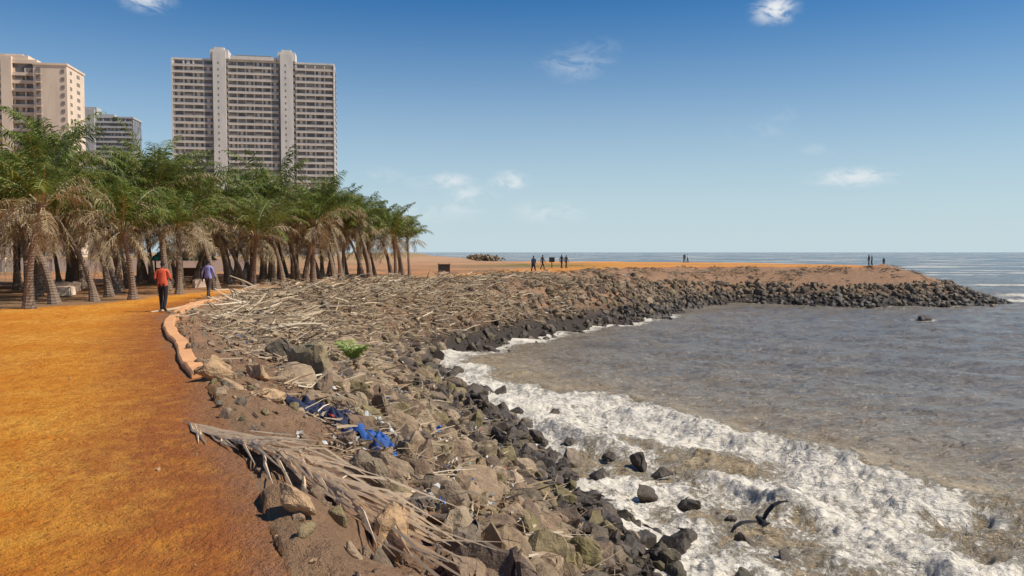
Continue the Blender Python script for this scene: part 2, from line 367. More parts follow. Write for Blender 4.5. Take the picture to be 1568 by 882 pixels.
def frond_arr(L,n,elev,droop,leaf,wid,rseed,leafdroop=.35,drop=0.0,fwd=(.45,.85)):
    r=random.Random(rseed); V=[];F=[];M=[]
    N=10; pts=[];tan=[]; p=Vector((0,0,0))
    for i in range(N+1):
        a=elev-droop*(i/N)**1.3; t=Vector((math.cos(a),0,math.sin(a))); pts.append(p.copy()); tan.append(t); p=p+t*(L/N)
    for i in range(N+1):
        w=.035*(1-.85*i/N)*(wid/.03); nrm=Vector((-tan[i].z,0,tan[i].x))
        V+= [pts[i]+Vector((0,w,0)),pts[i]-Vector((0,w,0)),pts[i]+nrm*w]
    for i in range(N):
        for a,b_ in ((0,1),(1,2),(2,0)): F.append((i*3+a,i*3+b_,i*3+3+b_,i*3+3+a)); M.append(1)
    for k in range(n):
        s=.14+.86*(k+r.random()*.6)/n
        if s>1: s=1
        f=s*N; i=min(int(f),N-1); fr=f-i; pp=pts[i].lerp(pts[i+1],fr); t=tan[i].lerp(tan[i+1],fr); nrm=Vector((-t.z,0,t.x))
        for sd in (-1,1):
            if r.random()<drop: continue
            l=leaf*(math.sin(math.pi*min(.12+s*.80,.97))**.55)*r.uniform(.75,1.1)
            d1=(t*r.uniform(*fwd)+Vector((0,sd,0))*r.uniform(.5,.85)+nrm*r.uniform(-.15,.4)).normalized()
            d2=(d1+Vector((0,0,-1))*leafdroop*r.uniform(.7,1.8)).normalized(); d3=(d2+Vector((0,0,-1))*leafdroop*1.5*r.uniform(.6,1.5)).normalized()
            wv=t*wid
            b0=pp; b1=b0+d1*l*.4; b2=b1+d2*l*.35; b3=b2+d3*l*.25
            o=len(V); V+=[b0-wv*.5,b0+wv*.5,b1-wv*.9,b1+wv*.9,b2-wv*.6,b2+wv*.6,b3-wv*.05,b3+wv*.05]
            F+=[(o,o+1,o+3,o+2),(o+2,o+3,o+5,o+4),(o+4,o+5,o+7,o+6)]; M+=[0,0,0]
    return np.array([v[:] for v in V]),np.array(F),np.array(M)
DF=[frond_arr(rng.uniform(1.0,2.0),22,.2,rng.uniform(.1,.6),.5,.015,i,.12,.45,(1.0,2.2)) for i in range(8)]
def mkband(kf,kn): return lambda x,y,z,dE,dC,dW,iE,iC,iW:((~iE)&((dE>1.3*sstep(36,30,y))|(rng.random(len(x))<.04)))&iW&(rng.random(len(x))<np.where(iC,1,np.exp(-(dC/np.where(y<28,kn,kf))**2)))&(dW>1.0)&(fbm(x*.45,y*.45,171,2)>.30+.2*sstep(55,75,y))
def debris(name,ns,nf,box,zpile,cond,lmin=.25,lmax=1.5,rs=1,mat=None,fs=1.0):
    mat=mat or dm
    p,at=sample(ns,*box,cond); n=len(p)
    pile=(rng.random(n)**1.3)*zpile*sstep(0,.8,at[0])*(.3+1.3*fbm(p[:,0]*.5,p[:,1]*.5,71,2))
    a=rng.uniform(0,6.28,n); L=lmin+(lmax-lmin)*rng.random(n)**2; tl=np.clip(rng.normal(0,.22,n),-.5,.45)
    d=np.stack([np.cos(a)*np.cos(tl),np.sin(a)*np.cos(tl),np.sin(tl)],1)
    P0=p+np.stack([0*a,0*a,pile+.04],1); P2=P0+d*L[:,None]; 
    P2[:,2]=np.maximum(P2[:,2],hz(P2[:,0],P2[:,1])+.02)
    P1=(P0+P2)/2+rng.normal(0,.05,(n,3))*L[:,None]
    P1[:,2]=np.maximum(P1[:,2],hz(P1[:,0],P1[:,1])+.03)
    r=rs*(.007+.022*rng.random(n)**3)
    V,Fq=tubes(P0,P1,P2,r,r*.9,r*.5); Vs=[V];Fs=[Fq];o=len(V)
    if nf:
        p,at=sample(nf,*box,cond)
        for i,pt in enumerate(p):
            if pt[1]<12: continue
            V,Fc,M=DF[rng.integers(8)]; a=rng.uniform(0,6.28)
            Rz=np.array([[math.cos(a),-math.sin(a),0],[math.sin(a),math.cos(a),0],[0,0,1]])
            Rr=Rz@qrot(np.array([1,rng.normal()*.22,np.clip(rng.normal()*.12,-.2,.2),0]))
            Vv=V@Rr.T*rng.uniform(.5,1.0)*fs+pt+[0,0,.06+rng.random()*zpile*.6*(min(at[0][i],1))]
            g=hz(Vv[:,0],Vv[:,1])+.02; Vv[:,2]=np.maximum(np.minimum(Vv[:,2],g+.7),g)
            Vs.append(Vv);Fs.append(Fc+o);o+=len(Vv)
    link(bpy.data.objects.new(name,np_mesh(name,np.vstack(Vs),np.vstack(Fs),[mat])))
debris('dry_palm_debris',54000,1600,(-14,6,23,72),.55,mkband(2.6,2.8),.25,1.6,1.7)
debris('driftwood_twigs',12000,50,(-13,3,8,26),.14,mkband(2,4.2),.10,.7,.9,None,.45)
debris('dry_brush',16000,260,(2,60,68,112),.22,mkband(3.0,3),.3,1.2,3.0,dmd)
# big fallen frond in the foreground
A=np.array([-3.75,9.2,0]);B=np.array([-.45,5.9,0])
rr=random.Random(5); P0=[];P1=[];P2=[]
D=(B-A)/np.linalg.norm(B-A); Nn=np.array([D[1],-D[0],0]); LL=np.linalg.norm(B-A)
for i in range(200):
    t=rr.random()*.80; sd=rr.choice((-1,1)); base=A+(B-A)*t
    ln=rr.uniform(.9,1.9)*(.55+.45*t); ang=sd*(.03+abs(rr.gauss(.0,.15)))
    d=np.array([D[0]*math.cos(ang)-D[1]*math.sin(ang),D[0]*math.sin(ang)+D[1]*math.cos(ang),0])
    e=base+d*ln; m=(base+e)/2+Nn*(-sd)*rr.uniform(-.02,.06)
    P0.append(base);P1.append(m);P2.append(e)
P0=np.array(P0);P1=np.array(P1);P2=np.array(P2)
ax=np.linspace(0,1.5,60); axp=A[None]+D[None]*(ax*LL)[:,None]; axz=hz(axp[:,0],axp[:,1]); axz=np.convolve(np.pad(axz,4,mode='edge'),np.ones(9)/9,'valid')
def frz(Q,l0,l1):
    tt=np.clip(((Q-A)@D)/LL,0,1.5); k=sstep(0.1,.6,tt)
    return np.maximum(np.interp(tt,ax,axz)+.02+.15*k, hz(Q[:,0],Q[:,1])+.015)+np.array([rr.uniform(l0,l1) for _ in Q])*(.08+.92*k)
P0[:,2]=frz(P0,0,.04);P1[:,2]=frz(P1,.0,.13);P2[:,2]=frz(P2,-.04,.16)
r=np.array([rr.uniform(.007,.012) for _ in P0])
V,Fq=tubes(P0,P1,P2,r*.8,r*1.2,r*.25,1.5); Vs=[V];Fs=[Fq];o=len(V)
n=14; rp=np.array([A-D*.2+(B-A)*(.85*i/n) for i in range(n+1)]); rp[:,2]=frz(rp,.01,.015)
V,Fq=tubes(rp[:-1],(rp[:-1]+rp[1:])/2,rp[1:],np.linspace(.008,.028,n),np.linspace(.009,.029,n),np.linspace(.01,.03,n)); Vs.append(V);Fs.append(Fq+o)
link(bpy.data.objects.new('fallen_palm_frond',np_mesh('fallen_palm_frond',np.vstack(Vs),np.vstack(Fs),[dmb])))
# ------------------------------------------------------------ litter + cloth
lm,nt,b=newmat('litter_plastic'); q=NB(nt)
q.put(b.inputs['Base Color'],q.ramp(q.island(),[(0,(.6,.58,.54)),(.25,(.4,.36,.30)),(.45,(.6,.57,.50)),(.58,(.05,.15,.45)),(.64,(.36,.29,.21)),(.82,(.6,.45,.06)),(.84,(.5,.06,.04)),(.87,(.30,.27,.22)),(.97,(.06,.3,.2))],'CONSTANT'))
b.inputs['Roughness'].default_value=.5
p,_=sample(7000,-12,3,8,45,lambda x,y,z,dE,dC,dW,iE,iC,iW:(~iE)&iW&(z<-.5)&(z>-3.3)&(fbm(x*.5,y*.5,99,2)>.5))
Vs=[];Fs=[];o=0
for pt in p[:1500]:
    s=rng.uniform(.02,.07); g=np.array([(i-1,j-1,0) for i in range(3) for j in range(3)],float)
    g[:,2]=rng.normal(0,.45,9); g[:,:2]+=rng.normal(0,.25,(9,2)); g*=s*np.array([1,rng.uniform(.4,1),.6])
    Vv=g@qrot(rng.normal(size=4)+[1.5,0,0,0]).T+pt+[0,0,.09+rng.random()*.12]
    Fs.append(np.array([(a,a+1,a+4,a+3) for a in (0,1,3,4)])+o);Vs.append(Vv);o+=9
link(bpy.data.objects.new('plastic_litter',np_mesh('plastic_litter',np.vstack(Vs),np.vstack(Fs),[lm])))
def cloth(name,cx,cy,sx,sy,ang,mat,seed):
    n=60; u,v=np.meshgrid(np.linspace(-1,1,n),np.linspace(-1,1,n),indexing='ij')
    rr_=1+.5*(fbm(np.arctan2(v,u)*2+5,u*0,seed,3)-.5)
    X0=u*sx*rr_;Y0=v*sy*rr_+ .10*np.sin(u*5+seed)
    x=cx+X0*math.cos(ang)-Y0*math.sin(ang); y=cy+X0*math.sin(ang)+Y0*math.cos(ang)
    zz=heights(x.ravel(),y.ravel())[0].reshape(n,n)
    zz=zz+.17+.20*(np.abs(fbm(x*7,y*7,seed,4)-.5)*2)
    zz-=np.maximum(np.abs(u),np.abs(v))**6*.14
    idx=np.arange(n*n).reshape(n,n); Fc=np.stack([idx[:-1,:-1],idx[1:,:-1],idx[1:,1:],idx[:-1,1:]],-1).reshape(-1,4)
    link(bpy.data.objects.new(name,np_mesh(name,np.stack([x,y,zz],-1).reshape(-1,3),Fc,[mat],None,None,True)))
cloth('blue_cloth',-1.85,11.0,.5,.18,-.6,simple('cloth_blue',(.015,.08,.28),.7,.5,5),3)
cloth('navy_cloth',-2.75,12.1,.65,.32,-.3,simple('cloth_navy',(.012,.018,.05),.8,.6,6),9)
cloth('white_plastic_sheet',-2.2,12.9,.35,.14,.2,simple('sheet_white',(.5,.5,.48),.5,.3,6),14)
# ------------------------------------------------------------ kerb
km=simple('kerb_stone',(.70,.34,.14),.9,.35,3,0,.5)
kp=crom([(-5.0,12.5),(-6.1,14.6),(-7.15,16.9),(-8.5,19.5),(-9.6,22),(-10.8,25.4),(-11.7,28.4),(-12.2,31),(-12.3,34)],6,False)
t=np.gradient(kp,axis=0); t/=np.linalg.norm(t,axis=1,keepdims=True); nn=np.stack([t[:,1],-t[:,0]],1)
V=[];prof=[(-.14,-.25),(-.14,.08),(-.11,.11),(.11,.11),(.14,.08),(.14,-.6)]
for i,pt in enumerate(kp):
    w=rng.normal(0,.012,2)
    for a,h_ in prof: V.append((pt[0]+nn[i][0]*(a+w[0])+nn[i][0]*.1,pt[1]+nn[i][1]*(a+w[0])+nn[i][1]*.1,h_+w[1]))
Fk=[];K=len(prof)
for i in range(len(kp)-1):
    for j in range(K-1): Fk.append((i*K+j,i*K+j+1,(i+1)*K+j+1,(i+1)*K+j))
Fk=np.array(Fk)
me=np_mesh('kerb',V,Fk,[km]); 
bm=bmesh.new(); bm.from_mesh(me); bm.verts.ensure_lookup_table(); bm.faces.new([bm.verts[i] for i in range(K)]); bm.faces.new([bm.verts[len(bm.verts)-K+i] for i in range(K)][::-1]); bmesh.ops.recalc_face_normals(bm,faces=bm.faces); bm.to_mesh(me); bm.free()
link(bpy.data.objects.new('kerb',me))
# ------------------------------------------------------------ palms
tm,nt,b=newmat('palm_trunk'); q=NB(nt); tc=q.node('ShaderNodeTexCoord').outputs['Object']; Z=q.sep(tc)[2]
ring=q.math('SINE',q.math('MULTIPLY',q.math('ADD',Z,q.math('MULTIPLY',q.noise(3,3,.6,tc),.12)),70)); n=q.noise(9,4,.6,tc)
c=q.mix(n,(.14,.095,.065),(.32,.235,.16)); c=q.mix(q.math('MULTIPLY',q.ss(ring,.2,.9),.35),c,(.07,.05,.035))
q.put(b.inputs['Base Color'],c); b.inputs['Roughness'].default_value=.9; q.bump(q.math('ADD',ring,n),.4,.02,b)
def leafmat(name,stops,tr,om):
    m,nt,b=newmat(name); q=NB(nt); oi=q.node('ShaderNodeObjectInfo').outputs['Random']
    f=q.math('ADD',q.math('MULTIPLY',q.island(),.6),q.math('MULTIPLY',q.noise(1.2,3,.6,q.pos()),.4))
    c=q.ramp(f,stops); c=q.mix(q.math('MULTIPLY',oi,om),c,(.24,.20,.07))
    q.put(b.inputs['Base Color'],c); b.inputs['Roughness'].default_value=.5; b.inputs['Specular IOR Level'].default_value=.3
    t=q.node('ShaderNodeBsdfTranslucent'); q.put(t.inputs[0],c); mx=q.node('ShaderNodeMixShader'); mx.inputs[0].default_value=tr
    out=[n for n in nt.nodes if n.type=='OUTPUT_MATERIAL'][0]
    nt.links.new(b.outputs[0],mx.inputs[1]);nt.links.new(t.outputs[0],mx.inputs[2]);nt.links.new(mx.outputs[0],out.inputs[0])
    return m
green=leafmat('palm_leaf_green',[(.1,(.035,.08,.012)),(.4,(.09,.15,.02)),(.65,(.18,.225,.035)),(.9,(.33,.32,.08))],.36,.3)
dead=leafmat('palm_leaf_dry',[(.1,(.19,.13,.07)),(.4,(.38,.28,.15)),(.7,(.52,.40,.24)),(.9,(.70,.59,.40))],.25,.2)
rach=simple('palm_rachis',(.36,.29,.13),.6,.3,4)
def palm_mesh(seed):
    r=random.Random(seed); Vs=[];Fs=[];Ms=[]
    H=r.uniform(2.7,4.3); lx,ly=r.uniform(-1.5,1.0),r.uniform(-.7,.7); K=9;N=24
    V=[]
    for i in range(N+1):
        t=i/N; w=(.16*(1-t)**6+.115-.03*t+.05*sstep(.88,1,t))*(1+r.uniform(-.05,.07))
        cx,cy=lx*t**1.7,ly*t**1.7
        for k_ in range(K): a=6.283*k_/K; V.append((cx+w*math.cos(a),cy+w*math.sin(a),H*t-.15))
    F=[(i*K+k_,i*K+(k_+1)%K,(i+1)*K+(k_+1)%K,(i+1)*K+k_) for i in range(N) for k_ in range(K)]
    Vs.append(np.array(V));Fs.append(np.array(F));Ms.append(np.zeros(len(F)));o=len(V)
    top=np.array([lx,ly,H-.2])
    nf=r.randint(24,30)
    for i in range(nf):
        t=i/nf; az=i*2.39996+r.uniform(-.35,.35)
        isdead = t>.68 or (t>.40 and r.random()<.36)
        if t>.70: el=r.uniform(-1.0,.35); L=r.uniform(1.3,2.2); dr=r.uniform(.6,1.5)
        else: el=1.47-1.2*t+r.uniform(-.18,.18); L=r.uniform(2.3,3.2)*(1 if t>.1 else .85); dr=r.uniform(.6,1.7)+.4*t
        V,F,M=frond_arr(L,38,el,dr,.60,.024 if not isdead else .018,seed*100+i,.6 if not isdead else .95,.05 if not isdead else .3)
        roll=r.uniform(-.7,.7); s_=math.sin(roll)
        V=V.copy(); V[:,2]=V[:,2]+V[:,1]*s_*.6
        ca,sa=math.cos(az),math.sin(az)
        X_=V[:,0]*ca-V[:,1]*sa; Y_=V[:,0]*sa+V[:,1]*ca
        wind=.06*np.maximum(V[:,0],0)**2
        Vw=np.stack([X_-wind,Y_-wind*.3,V[:,2]],1)+top+[.08*ca,.08*sa,r.uniform(-.15,.1)]
        Vs.append(Vw);Fs.append(F+o);Ms.append(np.where(M==1,3,2 if isdead else 1));o+=len(V)
    return np_mesh('palm_tree',np.vstack(Vs),np.vstack(Fs),[tm,green,dead,rach],np.concatenate(Ms)),H
PM=[palm_mesh(40+i) for i in range(11)]
front=[(-17.2,28.3,1.05),(-17.6,30.6,1.1),(-16.9,32.2,.95),(-16.0,33.6,1.05),(-20,33,1.35),(-19.3,29.5,1.15),(-21.5,36,1.3),(-15.9,38,1.05),(-15.6,42,1.15),(-15.0,46,1.2),(-13.8,48,1.15),(-12.7,51,1.2),(-11.6,54,1.15),(-10.3,58,1.15),(-8.9,61,1.08),(-8.2,64,.95),(-10,66,1.2),(-17.8,41,1.35),(-18.8,45,1.5),(-12.5,56,1.3),(-17.8,50,1.5),(-20.5,47.5,1.5),(-16.3,54,1.45),(-14.6,60,1.4)]
pts=[(a,b) for a,b,_ in front]; tr=list(front)
lp=np.array([(-18.5,26),(-17,33),(-16.3,40),(-15.3,46),(-13,52),(-10.5,60),(-9,70)])
tries=0
while tries<8000 and len(tr)<122:
    tries+=1; y_=random.uniform(29,72); x_=np.interp(y_,lp[:,1],lp[:,0])-random.random()**1.3*(24 if y_<50 else 15)
    if all((x_-a)**2+(y_-b_)**2>2.2**2 for a,b_ in pts):
        pts.append((x_,y_)); tr.append((x_,y_,random.uniform(1.02,1.38)))
for i,(a,b_,s) in enumerate(tr):
    me,H=PM[i%11]; o=link(bpy.data.objects.new('palm_tree',me)); o.location=(a,b_,0); o.rotation_euler=(random.uniform(-.07,.07),random.uniform(-.13,.07),random.uniform(-1.2,1.2)); o.scale=(s,s,s*random.uniform(.92,1.1))
V,F,M=frond_arr(.7,16,1.2,1.0,.35,.02,5,.3); Vs=[];Fs=[];o=0
for i in range(9):
    a=i*.7; Vv=V@np.array([[math.cos(a),math.sin(a),0],[-math.sin(a),math.cos(a),0],[0,0,1]])*random.uniform(.7,1.1); Vs.append(Vv);Fs.append(F+o);o+=len(V)
grm=simple('sprout_leaf',(.20,.27,.04),.5,.3,5)
o=link(bpy.data.objects.new('palm_sapling',np_mesh('palm_sapling',np.vstack(Vs),np.vstack(Fs),[grm]))); o.location=(-4.7,23.5,float(hz(-4.7,23.5)[0])+.3); o.scale=(1.1,1.1,1.4)
# ------------------------------------------------------------ mesh builder
class MB:
    def __init__(s): s.V=[];s.F=[];s.M=[]
    def box(s,x0,x1,y0,y1,z0,z1,m=0):
        o=len(s.V); s.V+=[(x0,y0,z0),(x1,y0,z0),(x1,y1,z0),(x0,y1,z0),(x0,y0,z1),(x1,y0,z1),(x1,y1,z1),(x0,y1,z1)]
        s.F+=[tuple(o+i for i in f) for f in ((0,3,2,1),(4,5,6,7),(0,1,5,4),(1,2,6,5),(2,3,7,6),(3,0,4,7))]; s.M+=[m]*6
    def obj(s,name,mats,parent=None): return link(bpy.data.objects.new(name,np_mesh(name,s.V,np.array(s.F),mats,s.M)),parent)
def empty(name,loc,rz=0):
    e=link(bpy.data.objects.new(name,None)); e.location=loc; e.rotation_euler=(0,0,rz); return e
def wallmat(name,c1,streak=.25):
    m,nt,b=newmat(name); q=NB(nt); tc=q.node('ShaderNodeTexCoord').outputs['Object']
    n=q.noise(.35,5,.6,q.scale(tc,(1,1,.25))); n2=q.noise(2.5,4,.6,tc)
    c=q.mix(q.math('MULTIPLY',q.ss(n,.35,.7),streak*2),c1,tuple(x*.65 for x in c1)); c=q.mix(q.math('MULTIPLY',n2,.3),c,tuple(x*.8 for x in c1))
    q.put(b.inputs['Base Color'],c); b.inputs['Roughness'].default_value=.85; return m
wA=wallmat('concrete_pale',(.76,.69,.60)); wB=wallmat('concrete_cream',(.84,.66,.49)); wC=wallmat('concrete_grey',(.52,.50,.47))
gl,nt,b=newmat('window_glass'); q=NB(nt); tc=q.node('ShaderNodeTexCoord').outputs['Object']
vr=q.node('ShaderNodeTexVoronoi'); vr.inputs['Scale'].default_value=.45; q.l.new(tc,vr.inputs['Vector'])
q.put(b.inputs['Base Color'],q.mix(q.sep(vr.outputs['Color'])[0],(.10,.10,.10),(.34,.30,.26))); b.inputs['Roughness'].default_value=.3
dk=simple('recess_dark',(.24,.21,.18),.9,.3,.5)
rl=simple('balcony_panel',(.58,.51,.43),.8,.3,.3)
def facade(mb,x0,x1,y,z0,fl,nf,bay,depth=1.3,par=1.0,seed=0,sill=True):
    r=random.Random(seed)
    for i in range(nf):
        z=z0+i*fl
        mb.box(x0,x1,y-depth,y-.01,z-.14,z+.14,0)
        mb.box(x0+.05,x1-.05,y-depth+.1,y-depth+.25,z+.143,z+par,3 if sill else 0)
    nb=max(1,int(round((x1-x0)/bay))); w=(x1-x0)/nb
    for i in range(nf):
        z=z0+i*fl
        for k_ in range(nb):
            xa=x0+k_*w
            mb.box(xa+.003,xa+w*.16,y-.5,y-.012,z+.145,z+fl-.145,0)
            if r.random()<.4: mb.box(xa+w*.4,xa+w*.72,y-.3,y-.013,z+.146,z+fl-.146,0)
            if r.random()<.14: mb.box(xa+w*.2,xa+w*.97,y-depth+.3,y-depth+.4,z+par+.01,z+fl-.15,2)
mats=[wA,gl,dk,rl]
T=empty('apartment_tower',(-126,394,0),math.radians(10.2))
mb=MB(); fl=3.05; nf=31; H=nf*fl
mb.box(-38,38,0,20,0,H,1); 
mb.obj('core',mats,T)
mb=MB()
facade(mb,-37.6,-19.5,0,0,fl,nf,4.4,seed=1); facade(mb,-12.4,11.4,0,0,fl,nf,4.0,seed=2); facade(mb,19.4,37.6,0,0,fl,nf,4.4,seed=3)
mb.obj('balconies',mats,T)
mb=MB()
for sx in (-16,15.4):
    mb.box(sx-3.0,sx+3.0,-2.6,-.02,0,H+4.2,0); mb.box(sx-4.2,sx+4.2,-2.2,6,H+.9,H+5.2,0); mb.box(sx-2.4,sx+2.2,-1.6,4.5,H+5.2,H+6.4,0)
    for i in range(nf): mb.box(sx+3.01,sx+3.75,-1.9,-.03,i*fl+.3,i*fl+2.1,2); mb.box(sx-.9,sx-.2,-2.62,-2.603,i*fl+1.1,i*fl+2.2,2); 
mb.box(-38.3,38.3,-.6,20.3,H,H+.9,0)
mb.box(-11,10.5,-1.6,8,H+.9,H+2.6,0); mb.box(-9,8,-.5,6,H+2.6,H+3.3,2)
for sx in (-38.25,37.65): mb.box(sx,sx+.6,-1.4,20.2,0,H-.01,0)
for i in range(nf): mb.box(38.252,38.5,3,16,i*fl+.8,i*fl+2.2,2)
mb.obj('service_shafts_and_parapet',mats,T)
T=empty('cream_apartment_tower',(-186,312,0),math.radians(9))
mats2=[wB,gl,dk,wB]; nf=25;H=nf*3.05
mb=MB(); mb.box(-28,2,0,18,0,H-1.5,1); mb.box(2.01,14,-4,14,0,H-2.5,0); mb.obj('core',mats2,T)
mb=MB(); facade(mb,-27,-10.5,0,0,3.05,nf-1,4.1,1.4,1.1,5,False); facade(mb,-6.5,1.5,0,0,3.05,nf-1,4,1.4,1.1,6,False)
mb.box(-10.4,-6.6,-1.8,-.02,0,H+1,0); mb.box(-28.4,2.3,-.9,18.4,H-1.5,H,0); mb.box(-20,-4,2,10,H+.01,H+2.6,0); mb.box(-10.2,-1,-.5,6,H+.02,H+1.6,0)
for i in range(nf-1):
    mb.box(3.2,4.7,-4.3,-4.003,i*3.05+.3,i*3.05+2.6,2); mb.box(3.0,4.9,-4.75,-4.004,i*3.05-.05,i*3.05+.2,0)
    mb.box(12.0,13.2,-4.2,-4.005,i*3.05+.9,i*3.05+2.1,2)
    mb.box(14.003,14.1,-1,1,i*3.05+.9,i*3.05+2.2,2); mb.box(14.003,14.1,6,9,i*3.05+.9,i*3.05+2.2,2)
mb.box(1.8,14.3,-4.3,14.3,H-2.5,H-1.7,0); mb.obj('facade',mats2,T)
T=empty('grey_apartment_tower',(-257,500,0),math.radians(8))
mats3=[wC,gl,dk,wC]; nf=28;H=nf*3.05
mb=MB(); mb.box(-20,20,0,16,0,H,1); mb.obj('core',mats3,T)
mb=MB(); facade(mb,-19.5,-8,0,0,3.05,nf,4,1.5,1.1,7); facade(mb,-2,19.5,0,0,3.05,nf,4.3,1.5,1.1,8)
mb.box(-8,-2,-2.4,-.02,0,H+5,0); mb.box(-12,-1,-1,7,H+1,H+6.5,0); mb.box(-20.4,20.4,-.7,16.4,H,H+1,0); mb.box(-2,9,0,6,H+1.01,H+2.4,0); mb.obj('facade',mats3,T)
# ------------------------------------------------------------ low things round the grove
T=empty('market_stall',(-23.5,57,0),.2); mb=MB()
teal=simple('teal_roof',(.04,.28,.22),.6,.3,3); wood=simple('post_wood',(.2,.13,.08),.8,.3,5)
for a in (-1.7,1.6):
    for c_ in (-1.1,1.0): mb.box(a,a+.1,c_,c_+.1,0,1.5,1)
mb.box(-1.6,1.5,-1.15,-1.05,.3,.9,1)
o0=len(mb.V); mb.V+=[(-2.1,-1.5,1.4),(2.1,-1.5,1.4),(2.1,1.5,1.4),(-2.1,1.5,1.4),(-1.6,0,2.05),(1.6,0,2.05)]
mb.F+=[(o0,o0+1,o0+5,o0+4),(o0+2,o0+3,o0+4,o0+5)]; mb.M+=[0,0]
mb.obj('canopy_and_posts',[teal,wood],T)
mb=MB(); 
for i in range(14): mb.box(-62+i*2.5,-59.54+i*2.5,0,.2,0,1.3,0); mb.box(-62.15+i*2.5,-61.85+i*2.5,-.06,.26,0,1.5,0)
o=mb.obj('boundary_wall',[wB]); o.location=(0,84,0); o.rotation_euler=(0,0,.05)
for i,(a,b_,w,h_) in enumerate([(-20.3,36,.9,.45),(-22.5,40,1.4,.5),(-17.2,44,.8,.5)]):
    bm=bmesh.new(); bmesh.ops.create_cube(bm,size=1); bmesh.ops.scale(bm,vec=(w,.5,h_),verts=bm.verts); bmesh.ops.bevel(bm,geom=bm.edges[:],offset=.05,segments=2,affect='EDGES'); bmesh.ops.subdivide_edges(bm,edges=bm.edges[:],cuts=2)
    for v in bm.verts: v.co+=Vector((random.uniform(-.02,.02),)*3)
    me=bpy.data.meshes.new('stone_block'); bm.to_mesh(me); bm.free(); me.materials.append(wB); o=link(bpy.data.objects.new('stone_block',me)); o.location=(a,b_,h_/2); o.rotation_euler=(0,0,.3*i)
T=empty('notice_board',(-5.8,68,0),.1); mb=MB(); bk=simple('board_dark',(.03,.028,.025),.6,.3,3)
mb.box(-.5,.5,-.04,.04,.35,.95,0); mb.box(-.55,.55,-.06,-.041,.93,1.0,1); mb.box(-.55,.55,-.06,-.041,.31,.37,1)
for a in (-.5,.43): mb.box(a,a+.07,.042,.1,0,1.05,1)
mb.obj('panel_and_legs',[bk,wood],T)
T=empty('sign_post',(5.0,100,0)); mb=MB(); mb.box(-.05,.05,-.05,.05,0,1.3,0); mb.box(-.35,.35,-.08,-.051,.75,1.35,0); mb.obj('post_and_plate',[bk],T)
